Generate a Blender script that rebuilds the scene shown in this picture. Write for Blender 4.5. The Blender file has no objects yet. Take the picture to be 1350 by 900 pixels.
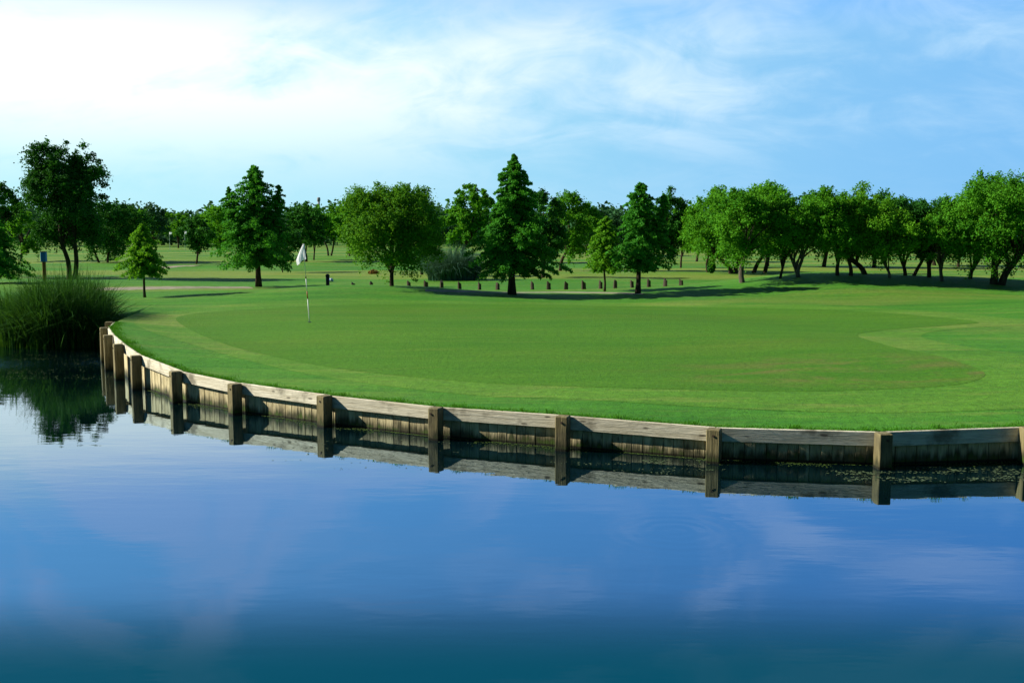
import bpy, math, random
import numpy as np
from mathutils import Vector
from mathutils.geometry import delaunay_2d_cdt

rng = np.random.default_rng(7)
random.seed(7)
scene = bpy.context.scene
COL = scene.collection
F = 1312.5          # focal length in photograph pixels (1350 wide)
CH = 3.2            # camera height over the water
PITCH = math.atan(140.0 / F)
SUN_EL, SUN_BACK = 31.0, 6.5   # degrees: height, and how far behind the pure left it stands

# ------------------------------------------------------------------ helpers
def link(o):
    COL.objects.link(o); return o

def tag(o, label=None, cat=None, group=None, kind=None):
    if label: o['label'] = label
    if cat: o['category'] = cat
    if group: o['group'] = group
    if kind: o['kind'] = kind
    return o

def empty(name, loc, label, cat, group=None, rz=0):
    o = bpy.data.objects.new(name, None); link(o)
    o.empty_display_size = 0.2
    o.location = loc; o.rotation_euler = (0, 0, rz)
    return tag(o, label, cat, group)

def mesh_obj(name, verts, faces, mat, parent=None, smooth=False, tint=None):
    me = bpy.data.meshes.new(name)
    me.from_pydata([tuple(v) for v in verts], [], [tuple(f) for f in faces])
    me.materials.append(mat)
    if smooth:
        me.polygons.foreach_set('use_smooth', [True] * len(me.polygons))
    if tint is not None:
        a = me.attributes.new('tint', 'FLOAT', 'POINT')
        a.data.foreach_set('value', np.asarray(tint, dtype=np.float32))
    me.update()
    o = bpy.data.objects.new(name, me); link(o)
    if parent: o.parent = parent
    return o

def quads_obj(name, V, mat, parent=None, tint=None):
    """V: (n,4,3) array of separate quads"""
    n = len(V)
    me = bpy.data.meshes.new(name)
    me.vertices.add(n * 4)
    me.vertices.foreach_set('co', V.reshape(-1).astype(np.float32))
    me.loops.add(n * 4)
    me.loops.foreach_set('vertex_index', np.arange(n * 4, dtype=np.int32))
    me.polygons.add(n)
    me.polygons.foreach_set('loop_start', np.arange(0, n * 4, 4, dtype=np.int32))
    me.polygons.foreach_set('loop_total', np.full(n, 4, dtype=np.int32))
    me.materials.append(mat)
    if tint is not None:
        a = me.attributes.new('tint', 'FLOAT', 'POINT')
        a.data.foreach_set('value', np.repeat(tint, 4).astype(np.float32))
    me.update(calc_edges=True)
    o = bpy.data.objects.new(name, me); link(o)
    if parent: o.parent = parent
    return o

class MB:
    """collects tubes and boxes of one mesh"""
    def __init__(s): s.v = []; s.f = []; s.t = []
    def tube(s, pts, rad, n=7, cap=True, t=0.5):
        pts = [Vector(p) for p in pts]; k0 = len(s.v)
        for i, p in enumerate(pts):
            d = (pts[min(i + 1, len(pts) - 1)] - pts[max(i - 1, 0)]).normalized()
            a = d.cross(Vector((0.13, 1, 0.07))).normalized(); b = d.cross(a)
            for j in range(n):
                th = 2 * math.pi * j / n
                s.v.append(p + (a * math.cos(th) + b * math.sin(th)) * rad[i]); s.t.append(t)
        for i in range(len(pts) - 1):
            for j in range(n):
                s.f.append((k0 + i * n + j, k0 + i * n + (j + 1) % n, k0 + (i + 1) * n + (j + 1) % n, k0 + (i + 1) * n + j))
        if cap:
            s.f.append(tuple(k0 + j for j in range(n))[::-1]); s.f.append(tuple(k0 + (len(pts) - 1) * n + j for j in range(n)))
    def box(s, o, ax, ay, az, bev=0.0, t=0.5):
        """box from corner o along vectors ax, ay, az, with chamfered edges"""
        o, ax, ay, az = Vector(o), Vector(ax), Vector(ay), Vector(az)
        L = [ax.length, ay.length, az.length]
        b = [min(bev / l, 0.3) if bev else 0 for l in L]
        if not bev:
            k = len(s.v)
            for c in ((0,0,0),(1,0,0),(1,1,0),(0,1,0),(0,0,1),(1,0,1),(1,1,1),(0,1,1)):
                s.v.append(o + ax * c[0] + ay * c[1] + az * c[2]); s.t.append(t)
            for f in ((0,3,2,1),(4,5,6,7),(0,1,5,4),(1,2,6,5),(2,3,7,6),(3,0,4,7)): s.f.append(tuple(k + i for i in f))
            return
        k = len(s.v)
        idx = {}
        for c in ((0,0,0),(1,0,0),(1,1,0),(0,1,0),(0,0,1),(1,0,1),(1,1,1),(0,1,1)):
            for q in range(3):
                m = [ (b[i] if c[i] == 0 else 1 - b[i]) if i != q else c[i] for i in range(3)]
                idx[(c, q)] = len(s.v)
                s.v.append(o + ax * m[0] + ay * m[1] + az * m[2]); s.t.append(t)
        def C(*c): return tuple(c)
        for q in range(3):      # main faces
            r1, r2 = (q + 1) % 3, (q + 2) % 3
            for e in (0, 1):
                loop = []
                for (u, w) in ((0,0),(1,0),(1,1),(0,1)):
                    c = [0,0,0]; c[q] = e; c[r1] = u; c[r2] = w
                    loop.append(idx[(tuple(c), q)])
                s.f.append(tuple(loop if e else loop[::-1]))
        for q in range(3):      # edge strips along axis q
            r1, r2 = (q + 1) % 3, (q + 2) % 3
            for u in (0, 1):
                for w in (0, 1):
                    c0 = [0,0,0]; c0[r1] = u; c0[r2] = w; c1 = list(c0); c1[q] = 1
                    c0, c1 = tuple(c0), tuple(c1)
                    s.f.append((idx[(c0, r1)], idx[(c1, r1)], idx[(c1, r2)], idx[(c0, r2)]))
        for c in ((0,0,0),(1,0,0),(1,1,0),(0,1,0),(0,0,1),(1,0,1),(1,1,1),(0,1,1)):
            s.f.append((idx[(c, 0)], idx[(c, 1)], idx[(c, 2)]))
    def build(s, name, mat, parent=None, smooth=False):
        return mesh_obj(name, s.v, s.f, mat, parent, smooth, s.t)

def pix_dir(px, py):
    x, y = (px - 675) / F, -(py - 450) / F
    return np.array([x, math.cos(PITCH) + y * math.sin(PITCH), -math.sin(PITCH) + y * math.cos(PITCH)])

def at_z(px, py, z=0.0):
    d = pix_dir(px, py); t = (z - CH) / d[2]
    return np.array([d[0] * t, d[1] * t, z])

def smooth01(t):
    t = np.clip(t, 0, 1); return t * t * (3 - 2 * t)

# ------------------------------------------------------------------ shore and terrain
POST_PX = [(1345, 607.6, .165), (1157, 613, .158), (943, 606, .155), (745, 590, .166), (580, 576.5, .163), (437, 560, .168),
           (320, 544, .177), (244, 529.5, .195), (190, 512.5, .228), (168, 499, .252), (154, 487, .266), (146.5, 476, .275)]
POSTS = []          # x, y, top height ; from the right to the left
for px, py, k in POST_PX:
    p = at_z(px, py); POSTS.append((p[0], p[1], k * CH))
POSTS = [(13.2, 16.6, .56), (11.2, 15.6, .55), (9.2, 14.75, .54)] + POSTS + [(-10.75, 26.9, .88)]
NWALL = len(POSTS)
C0 = np.array([-6.0, 5.0])
# closed shore: wall, bank behind the reeds, left, near bank (under the camera), right
# each: x, y, z at the shore, z inland, width of the rise
SH = [(x, y, z - .028, 0.8, 11.0) for (x, y, z) in POSTS]
SH += [(-11.3, 28.3, .35, .8, 2.5), (-12.6, 30.2, -.1, .8, 2.5), (-16, 31.6, -.1, .8, 2.5), (-22, 32.5, -.1, .8, 3), (-32, 31, -.1, .8, 3),
       (-42, 24, -.1, .8, 3), (-44, 10, -.1, 1.0, 3), (-34, 3, -.1, 1.4, 4), (-20, 2.2, -.1, 1.5, 4), (-8, 2.2, -.1, 1.55, 2.5),
       (0, 2.0, -.1, 1.55, 2), (9, 2.0, -.1, 1.55, 2.5), (20, 3.4, -.1, 1.3, 4), (32, 8, -.1, 1.0, 4), (36, 15, -.1, .9, 3), (33, 20, -.1, .8, 3), (24, 20.6, .2, .8, 5),
       (17, 18.8, .5, .8, 8)]
pts = []
for i in range(len(SH)):
    a, b = np.array(SH[i]), np.array(SH[(i + 1) % len(SH)])
    n = max(2, int(np.hypot(*(b - a)[:2]) / (0.11 if i < NWALL else 0.4)))
    for k in range(n): pts.append(a + (b - a) * k / n)
SHP = np.array(pts)
ang = np.unwrap(np.arctan2(SHP[:, 1] - C0[1], SHP[:, 0] - C0[0]))
RAD = np.hypot(SHP[:, 0] - C0[0], SHP[:, 1] - C0[1])
A0 = ang[0]
order = np.argsort(ang); angs = ang[order]
def shore_at(X, Y):
    th = np.arctan2(Y - C0[1], X - C0[0])
    th = np.where(th < A0, th + 2 * math.pi, th)
    f = lambda col: np.interp(th, angs, col[order], period=2 * math.pi)
    return f(RAD), f(SHP[:, 2]), f(SHP[:, 3]), f(SHP[:, 4])

def ground(X, Y):
    X = np.asarray(X, float); Y = np.asarray(Y, float)
    R, zs, zi, w = shore_at(X, Y)
    t = np.hypot(X - C0[0], Y - C0[1]) - R
    z = zs + (zi - zs) * smooth01(t / w)
    def g(cx, cy, h, sl, sr, sy):
        sx = np.where(X < cx, sl, sr)
        return h * np.exp(-((X - cx) / sx) ** 2 / 2 - ((Y - cy) / sy) ** 2 / 2)
    fade = smooth01(t / 6)
    z = z + fade * (g(14.0, 42.8, .80, 4.3, 8.0, 2.7) + g(-6.3, 39.5, .42, 3.0, 4.0, 2.4)
                    + g(19, 31, .22, 4, 8, 3.0) + g(-26, 95, .35, 18, 25, 9) + g(10, 130, .5, 40, 40, 14))
    z = z + fade * 0.035 * (np.sin(X * .31 + 1.3) * np.sin(Y * .27 + .5) + .6 * np.sin(X * .73 + Y * .41))
    far = smooth01((np.hypot(X, Y) - 90) / 200)
    z = z + far * .35 * np.sin(X * .021 + 2) * np.sin(Y * .017)
    return z

def on_ground(px, py):
    d = pix_dir(px, py)
    ts = np.concatenate([np.arange(8, 120, .05), np.arange(120, 900, .5)])
    X, Y, Z = d[0] * ts, d[1] * ts, CH + d[2] * ts
    h = ground(X, Y)
    i = int(np.argmax(Z <= h))
    if Z[i] > h[i]: i = len(ts) - 1
    return np.array([X[i], Y[i], h[i]])

# ------------------------------------------------------------------ materials
class NT:
    def __init__(s, name):
        s.m = bpy.data.materials.new(name); s.m.use_nodes = True
        s.t = s.m.node_tree; s.t.nodes.clear()
        s.out = s.t.nodes.new('ShaderNodeOutputMaterial')
    def n(s, typ, **kw):
        nd = s.t.nodes.new(typ)
        for k, v in kw.items():
            if hasattr(nd, k): setattr(nd, k, v)
            else: s.set(nd.inputs[k.replace('_', ' ')], v)
        return nd
    def set(s, inp, v):
        if isinstance(v, bpy.types.NodeSocket): s.t.links.new(v, inp)
        else: inp.default_value = v
    def math(s, op, a, b=0.0, c=0.0, clamp=False):
        nd = s.t.nodes.new('ShaderNodeMath'); nd.operation = op; nd.use_clamp = clamp
        s.set(nd.inputs[0], a); s.set(nd.inputs[1], b); s.set(nd.inputs[2], c); return nd.outputs[0]
    def mix(s, fac, a, b, blend='MIX'):
        nd = s.t.nodes.new('ShaderNodeMix'); nd.data_type = 'RGBA'; nd.blend_type = blend
        s.set(nd.inputs[0], fac)
        for i, v in ((6, a), (7, b)):
            s.set(nd.inputs[i], v if isinstance(v, bpy.types.NodeSocket) else (v[0], v[1], v[2], 1))
        return nd.outputs[2]
    def noise(s, vec, scale, detail=4, rough=.55, dist=0.0):
        nd = s.t.nodes.new('ShaderNodeTexNoise')
        if vec is not None: s.set(nd.inputs['Vector'], vec)
        nd.inputs['Scale'].default_value = scale; nd.inputs['Detail'].default_value = detail
        nd.inputs['Roughness'].default_value = rough; nd.inputs['Distortion'].default_value = dist
        return nd.outputs['Fac']
    def ramp(s, fac, lo, hi):
        nd = s.t.nodes.new('ShaderNodeMapRange'); nd.interpolation_type = 'SMOOTHSTEP'
        s.set(nd.inputs['Value'], fac); nd.inputs['From Min'].default_value = lo; nd.inputs['From Max'].default_value = hi
        return nd.outputs['Result']
    def pos(s):
        return s.n('ShaderNodeNewGeometry').outputs['Position']
    def scaled(s, vec, sx, sy, sz, rot=0.0):
        nd = s.t.nodes.new('ShaderNodeMapping'); s.set(nd.inputs['Vector'], vec)
        nd.inputs['Rotation'].default_value = (0, 0, rot)
        nd.inputs['Scale'].default_value = (sx, sy, sz); return nd.outputs[0]
    def attr(s, name):
        nd = s.t.nodes.new('ShaderNodeAttribute'); nd.attribute_name = name; return nd.outputs['Fac']
    def bump(s, h, strength, dist):
        nd = s.t.nodes.new('ShaderNodeBump'); s.set(nd.inputs['Height'], h)
        nd.inputs['Strength'].default_value = strength; nd.inputs['Distance'].default_value = dist; return nd.outputs[0]
    def principled(s, col, rough=.8, spec=.2, normal=None, **kw):
        p = s.t.nodes.new('ShaderNodeBsdfPrincipled')
        s.set(p.inputs['Base Color'], col if isinstance(col, bpy.types.NodeSocket) else (*col, 1))
        s.set(p.inputs['Roughness'], rough); s.set(p.inputs['Specular IOR Level'], spec)
        if normal is not None: s.set(p.inputs['Normal'], normal)
        return p.outputs[0]
    def done(s, sh):
        s.t.links.new(sh, s.out.inputs['Surface']); return s.m

def grass_mat(name, dark, mid, dry, dryamt, fine=1.0, patch=1.0, brown=None):
    m = NT(name); P = m.pos()
    big = m.noise(m.scaled(P, .10, .16, .1, .3), 1.0, 4, .55)
    stre = m.noise(m.scaled(P, .22, 1.5, .4, -.12), 1.0, 5, .62, .5)
    stre2 = m.noise(m.scaled(P, .35, 2.6, .4, -.10), 1.0, 5, .66, .3)
    f1 = m.noise(P, 7.0 * fine, 4, .7)
    f2 = m.noise(P, 38.0 * fine, 3, .7)
    v = m.math('ADD', m.math('MULTIPLY', stre, .5), m.math('MULTIPLY', big, .5))
    c = m.mix(m.ramp(v, .36, .64), dark, mid)
    c = m.mix(m.math('MULTIPLY', m.ramp(stre2, .5, .75), dryamt * .8), c, dry)
    c = m.mix(m.math('MULTIPLY', m.ramp(m.noise(m.scaled(P, .06, .22, .3, .05), 1, 6, .62, .4), .50, .66), dryamt * patch), c, dry)
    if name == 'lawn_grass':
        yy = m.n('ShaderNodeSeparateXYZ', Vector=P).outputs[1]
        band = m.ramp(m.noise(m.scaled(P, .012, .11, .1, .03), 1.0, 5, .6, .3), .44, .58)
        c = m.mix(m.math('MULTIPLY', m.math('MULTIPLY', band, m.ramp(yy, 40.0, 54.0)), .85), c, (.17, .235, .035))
    if brown:
        bx, by, bw, bh, bc, amt = brown
        g = m.t.nodes.new('ShaderNodeMapping'); m.set(g.inputs['Vector'], P)
        g.inputs['Location'].default_value = (-bx / bw, -by / bh, 0); g.inputs['Scale'].default_value = (1 / bw, 1 / bh, 0)
        ln = m.t.nodes.new('ShaderNodeVectorMath'); ln.operation = 'LENGTH'; m.set(ln.inputs[0], g.outputs[0])
        near = m.math('SUBTRACT', 1.0, m.ramp(ln.outputs['Value'], .3, 1.5))
        pn = m.ramp(m.noise(m.scaled(P, .6, 1.6, .5, .1), 1.0, 6, .68, .8), .42, .68)
        c = m.mix(m.math('MULTIPLY', m.math('MULTIPLY', near, pn), amt), c, bc)
    val = m.math('ADD', m.math('MULTIPLY', m.math('ADD', f1, f2), 1.15), -.15)
    hs = m.t.nodes.new('ShaderNodeVectorMath'); hs.operation = 'SCALE'
    m.set(hs.inputs[0], c); m.set(hs.inputs['Scale'], val)
    hgt = m.math('ADD', f2, m.math('MULTIPLY', f1, 1.6))
    return m.done(m.principled(hs.outputs[0], .85, .12, m.bump(hgt, .55, .03)))

M = {}
M['lawn'] = grass_mat('lawn_grass', (.036, .160, .011), (.070, .225, .016), (.17, .22, .040), .6)
M['green'] = grass_mat('putting_grass', (.050, .165, .007), (.072, .195, .010), (.14, .18, .02), .4, 1.6, .5,
                       brown=(*on_ground(1150, 487)[:2], 3.6, 1.5, (.17, .135, .045), .85))
M['collar'] = grass_mat('collar_grass', (.056, .180, .012), (.10, .235, .020), (.20, .25, .050), .75)
M['fringe'] = grass_mat('fringe_grass', (.034, .15, .020), (.062, .195, .024), (.13, .21, .04), .5)

def leaf_mat(name, a, b, trans=.3, sat=1.0):
    m = NT(name)
    t = m.attr('tint')
    c = m.mix(t, a, b)
    oi = m.n('ShaderNodeObjectInfo').outputs['Random']
    c = m.mix(m.math('MULTIPLY', oi, .30), c, (a[0] * 1.3, a[1] * .9, a[2] * 1.1))
    d = m.principled(c, .7, .06)
    tr = m.t.nodes.new('ShaderNodeBsdfTranslucent'); m.set(tr.inputs[0], m.mix(.5, c, (b[0] * 1.6, b[1] * 1.3, b[2] * .5)))
    mx = m.t.nodes.new('ShaderNodeMixShader'); mx.inputs[0].default_value = trans
    m.t.links.new(d, mx.inputs[1]); m.t.links.new(tr.outputs[0], mx.inputs[2])
    return m.done(mx.outputs[0])
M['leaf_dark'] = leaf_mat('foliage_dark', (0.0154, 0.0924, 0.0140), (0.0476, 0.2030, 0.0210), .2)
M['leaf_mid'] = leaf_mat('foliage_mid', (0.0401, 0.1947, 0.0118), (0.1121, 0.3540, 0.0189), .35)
M['leaf_light'] = leaf_mat('foliage_light', (0.0605, 0.2310, 0.0132), (0.1540, 0.4070, 0.0220), .38)
M['leaf_cyp'] = leaf_mat('cypress_needles', (0.0270, 0.1755, 0.0189), (0.0810, 0.3375, 0.0270), .32)
M['leaf_yel'] = leaf_mat('yellow_green_needles', (0.0352, 0.1595, 0.0110), (0.1155, 0.3080, 0.0176), .33)
M['leaf_far'] = leaf_mat('foliage_far', (0.0260, 0.0975, 0.0390), (0.0494, 0.1495, 0.0494), .2)
M['reed'] = leaf_mat('reed_blades', (.011, .066, .012), (.045, .16, .020), .22)
M['reed_tip'] = leaf_mat('reed_arching_leaves', (.016, .09, .010), (.075, .215, .026), .25)
M['pampas'] = leaf_mat('pampas_blades', (.03, .10, .065), (.11, .24, .16), .15)
M['blade'] = leaf_mat('grass_blades', (.04, .19, .012), (.09, .30, .022), .3)

def bark(name, a, b):
    m = NT(name); P = m.n('ShaderNodeTexCoord').outputs['Object']
    n1 = m.noise(m.scaled(P, 9, 9, 1.5), 1.5, 5, .65)
    n2 = m.noise(P, 1.2, 3)
    c = m.mix(m.ramp(n1, .35, .68), a, b)
    c = m.mix(m.math('MULTIPLY', n2, .4), c, (a[0] * .8, a[1], a[2] * .8))
    return m.done(m.principled(c, .9, .1, m.bump(n1, .8, .05)))
M['bark'] = bark('bark_brown', (.028, .020, .013), (.085, .062, .042))
M['bark_grey'] = bark('bark_grey', (.065, .055, .042), (.16, .135, .105))

def wood(name, a, b, axis, algae_h, tone=1.0):
    """weathered timber; grain along 'axis' ; stained wet and green near the water line"""
    m = NT(name); P = m.pos(); t = m.attr('tint')
    off = m.t.nodes.new('ShaderNodeVectorMath'); off.operation = 'ADD'; m.set(off.inputs[0], P)
    cx = m.t.nodes.new('ShaderNodeCombineXYZ'); m.set(cx.inputs[0], m.math('MULTIPLY', t, 37.0)); m.set(cx.inputs[2], m.math('MULTIPLY', t, 11.0))
    m.set(off.inputs[1], cx.outputs[0]); Q = off.outputs[0]
    sc = (14, 14, 1.2) if axis == 'z' else (1.6, 1.6, 22)
    gr = m.noise(m.scaled(Q, *sc), 1.0, 6, .68, .3)
    gr2 = m.noise(m.scaled(Q, sc[0] * 4, sc[1] * 4, sc[2] * 3.5), 1.0, 3, .6)
    blot = m.noise(Q, 2.3, 5, .6)
    c = m.mix(m.ramp(gr, .3, .7), a, b)
    c = m.mix(m.math('MULTIPLY', m.ramp(gr2, .56, .75), .55), c, (a[0] * .45, a[1] * .42, a[2] * .38))
    c = m.mix(m.ramp(t, 0.0, 1.0), c, m.mix(.35, c, (a[0] * .5, a[1] * .5, a[2] * .5)))
    c = m.mix(m.math('MULTIPLY', m.ramp(blot, .48, .70), .72), c, (.10, .085, .05))
    # knots and old splits
    vo = m.t.nodes.new('ShaderNodeTexVoronoi'); m.set(vo.inputs['Vector'], m.scaled(Q, *((5, 5, 1.7) if axis == 'z' else (1.4, 1.4, 4.5)))); vo.inputs['Scale'].default_value = 1.0
    c = m.mix(m.math('MULTIPLY', m.math('SUBTRACT', 1.0, m.ramp(vo.outputs['Distance'], .05, .10)), .7), c, (.04, .03, .02))
    # runs of dark stain below and algae just over the water
    z = m.n('ShaderNodeSeparateXYZ', Vector=P).outputs[2]
    run = m.noise(m.scaled(P, 9, 9, .8), 1.0, 4, .6)
    zz = m.math('ADD', z, m.math('MULTIPLY', m.math('SUBTRACT', run, .5), -.45))
    wet = m.math('SUBTRACT', 1.0, m.ramp(zz, algae_h * .35, algae_h * 1.5))
    c = m.mix(m.math('MULTIPLY', wet, .92), c, (.026, .028, .013))
    alg = m.math('SUBTRACT', 1.0, m.ramp(zz, algae_h * .2, algae_h * .8))
    c = m.mix(m.math('MULTIPLY', m.math('MULTIPLY', alg, m.ramp(m.noise(P, 3.0, 4), .38, .6)), .85), c, (.055, .10, .012))
    line = m.math('SUBTRACT', 1.0, m.ramp(z, .02, .05))
    c = m.mix(line, c, (.012, .012, .006))
    h = m.math('ADD', gr, m.math('MULTIPLY', gr2, .6))
    return m.done(m.principled(c, .82, .2, m.bump(h, .6, .02)))
M['plank'] = wood('weathered_plank', (.62, .56, .40), (.93, .88, .70), 'x', .02)
M['board'] = wood('sheet_board', (.48, .40, .21), (.80, .70, .43), 'z', .15)
M['post'] = wood('timber_post', (.15, .125, .055), (.34, .29, .145), 'z', .13)

def plain(name, col, rough=.6, spec=.3, vary=.25, sc=6.0, metal=0.0):
    m = NT(name); P = m.n('ShaderNodeTexCoord').outputs['Object']
    c = m.mix(m.math('MULTIPLY', m.ramp(m.noise(P, sc, 4), .35, .7), vary), col, tuple(x * .55 for x in col))
    return m.done(m.principled(c, rough, spec))
M['white'] = plain('white_paint', (.78, .78, .78), .5, .4, .12)
M['flag'] = plain('white_flag_cloth', (.86, .87, .90), .8, .1, .08)
m = NT('limp_flag_cloth'); d_ = m.principled((.90, .91, .93), .8, .05)
tr = m.t.nodes.new('ShaderNodeBsdfTranslucent'); tr.inputs[0].default_value = (.9, .9, .92, 1)
mx = m.t.nodes.new('ShaderNodeMixShader'); mx.inputs[0].default_value = .45
m.t.links.new(d_, mx.inputs[1]); m.t.links.new(tr.outputs[0], mx.inputs[2]); M['flag'] = m.done(mx.outputs[0])
M['red'] = plain('red_paint', (.45, .06, .03), .5)
M['dark_metal'] = plain('dark_metal', (.02, .02, .02), .5)
M['blue'] = plain('blue_plastic', (.03, .20, .50), .45)
M['rust'] = plain('orange_brown_wood', (.34, .11, .03), .8)
M['stump'] = plain('old_wood_bollard', (.085, .065, .052), .9, .1, .7, 12)
M['stump_top'] = plain('cut_wood_top', (.13, .11, .09), .9, .1, .5, 20)
M['concrete'] = plain('pale_concrete', (.32, .33, .36), .8, .2, .3, .4)
M['towel'] = plain('blue_white_cloth', (.30, .45, .75), .8)
M['bin'] = plain('black_bin', (.012, .014, .016), .5)
M['dry'] = leaf_mat('dry_leaves', (.16, .11, .03), (.28, .17, .05), .2)
M['bolt'] = plain('rusty_bolt', (.05, .03, .02), .7)

m = NT('path_gravel'); P = m.pos()
c = m.mix(m.ramp(m.noise(P, 2.0, 6, .7), .35, .65), (.21, .19, .14), (.33, .30, .22))
c = m.mix(m.math('MULTIPLY', m.ramp(m.noise(P, .35, 4), .55, .72), .45), c, (.10, .14, .05))
M['path'] = m.done(m.principled(c, .95, .1, m.bump(m.noise(P, 30, 3), .5, .02)))

# water: mirror-like skin over dark teal depth
m = NT('pond_water'); P = m.pos()
w1 = m.noise(m.scaled(P, .5, 1.6, 1), 1.2, 3, .5)
w2 = m.noise(m.scaled(P, 2.2, 5.0, 1), 1.0, 3, .55)
# rings where something touched the surface
rp = at_z(890, 700)
mp = m.t.nodes.new('ShaderNodeMapping'); m.set(mp.inputs['Vector'], P); mp.inputs['Location'].default_value = (-rp[0], -rp[1], 0)
ln = m.t.nodes.new('ShaderNodeVectorMath'); ln.operation = 'LENGTH'; m.set(ln.inputs[0], mp.outputs[0])
dist = ln.outputs['Value']
ring = m.math('MULTIPLY', m.math('SINE', m.math('MULTIPLY', dist, 34.0)), m.math('SUBTRACT', 1.0, m.ramp(dist, .2, 1.25)))
h = m.math('ADD', m.math('ADD', m.math('MULTIPLY', w1, .0022), m.math('MULTIPLY', w2, .0004)), m.math('MULTIPLY', ring, .0002))
# broken surface by the reeds
mr = m.t.nodes.new('ShaderNodeMapping'); m.set(mr.inputs['Vector'], P); q = at_z(90, 470)
mr.inputs['Location'].default_value = (-q[0] / 4.2, -q[1] / 3.0, 0); mr.inputs['Scale'].default_value = (1 / 4.2, 1 / 3.0, 0)
lr = m.t.nodes.new('ShaderNodeVectorMath'); lr.operation = 'LENGTH'; m.set(lr.inputs[0], mr.outputs[0])
nearreed = m.math('SUBTRACT', 1.0, m.ramp(lr.outputs['Value'], .35, 1.15))
w3 = m.noise(m.scaled(P, 3.0, 9.0, 1), 1.0, 5, .7)
h = m.math('ADD', h, m.math('MULTIPLY', m.math('MULTIPLY', w3, nearreed), .011))
bmp = m.t.nodes.new('ShaderNodeBump'); m.set(bmp.inputs['Height'], h); bmp.inputs['Strength'].default_value = 1.0; bmp.inputs['Distance'].default_value = 1.0
fr = m.t.nodes.new('ShaderNodeFresnel'); fr.inputs['IOR'].default_value = 1.33; m.set(fr.inputs['Normal'], bmp.outputs[0])
gl = m.t.nodes.new('ShaderNodeBsdfGlossy'); gl.inputs['Roughness'].default_value = .012; m.set(gl.inputs['Normal'], bmp.outputs[0])
gl.inputs['Color'].default_value = (.72, .89, 1.0, 1)
df = m.t.nodes.new('ShaderNodeBsdfDiffuse'); df.inputs['Color'].default_value = (.0005, .006, .008, 1)
near_fade = m.math('SUBTRACT', 1.0, m.ramp(m.n('ShaderNodeSeparateXYZ', Vector=P).outputs[1], 7.0, 8.9))   # teal gradient painted into the near water's colour, mirror reflection dimmed with it
m.set(df.inputs['Color'], m.mix(near_fade, (.0005, .006, .008), (.0, .052, .085)))
mx = m.t.nodes.new('ShaderNodeMixShader'); m.set(mx.inputs[0], m.math('MULTIPLY', m.math('MULTIPLY_ADD', fr.outputs[0], .95, .27, clamp=True), m.math('SUBTRACT', 1.0, m.math('MULTIPLY', near_fade, .88)))); m.t.links.new(df.outputs[0], mx.inputs[1]); m.t.links.new(gl.outputs[0], mx.inputs[2])
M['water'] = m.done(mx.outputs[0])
M['scum'] = plain('floating_scum', (.085, .13, .06), .7, .3, .6, 30)
M['duckweed'] = plain('floating_algae', (.06, .11, .018), .8, .2, .5, 30)
M['bed'] = plain('pond_mud', (.03, .03, .02), .9)

# ------------------------------------------------------------------ ground sheets
tt = np.concatenate([[0, .06, .15], np.arange(.3, 36, .3), 36 * 1.055 ** np.arange(0, 60)])
tt = tt[tt < 900]; tt = np.append(tt, [1100, 1500])
dirs = (SHP[:, :2] - C0) / RAD[:, None]
X = SHP[:, 0][:, None] + dirs[:, 0][:, None] * tt[None]; Y = SHP[:, 1][:, None] + dirs[:, 1][:, None] * tt[None]
Zg = ground(X, Y)
Zg[:, 0] = SHP[:, 2]
nS, nT = X.shape
verts = np.stack([X, Y, Zg], -1).reshape(-1, 3)
ii, jj = np.meshgrid(np.arange(nS), np.arange(nT - 1), indexing='ij')
i2 = (ii + 1) % nS
faces = np.stack([ii * nT + jj, ii * nT + jj + 1, i2 * nT + jj + 1, i2 * nT + jj], -1).reshape(-1, 4)
faces = faces[:, ::-1]
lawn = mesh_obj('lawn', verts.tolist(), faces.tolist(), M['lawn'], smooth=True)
me = lawn.data
me.update()
if me.polygons[1000].normal.z < 0: me.flip_normals()
tag(lawn, 'mown green lawn rolling out from the pond to the trees', 'lawn', kind='structure')

bed = mesh_obj('pond_bed', [(-70, -20, -1.3), (70, -20, -1.3), (70, 60, -1.3), (-70, 60, -1.3)], [(0, 1, 2, 3)], M['bed'])
tag(bed, 'dark muddy bottom of the pond', 'pond bed', kind='structure')
# the water sheet runs in under the banks
wv, wf = [], []
for i in range(26):
    for j in range(13): wv.append((-50 + i * 96 / 25, j * 36 / 12, 0))
for i in range(25):
    for j in range(12): wf.append((i * 13 + j, (i + 1) * 13 + j, (i + 1) * 13 + j + 1, i * 13 + j + 1))
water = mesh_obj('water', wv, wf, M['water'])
tag(water, 'still blue pond water mirroring the sky and the timber wall', 'water', kind='structure')

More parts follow.
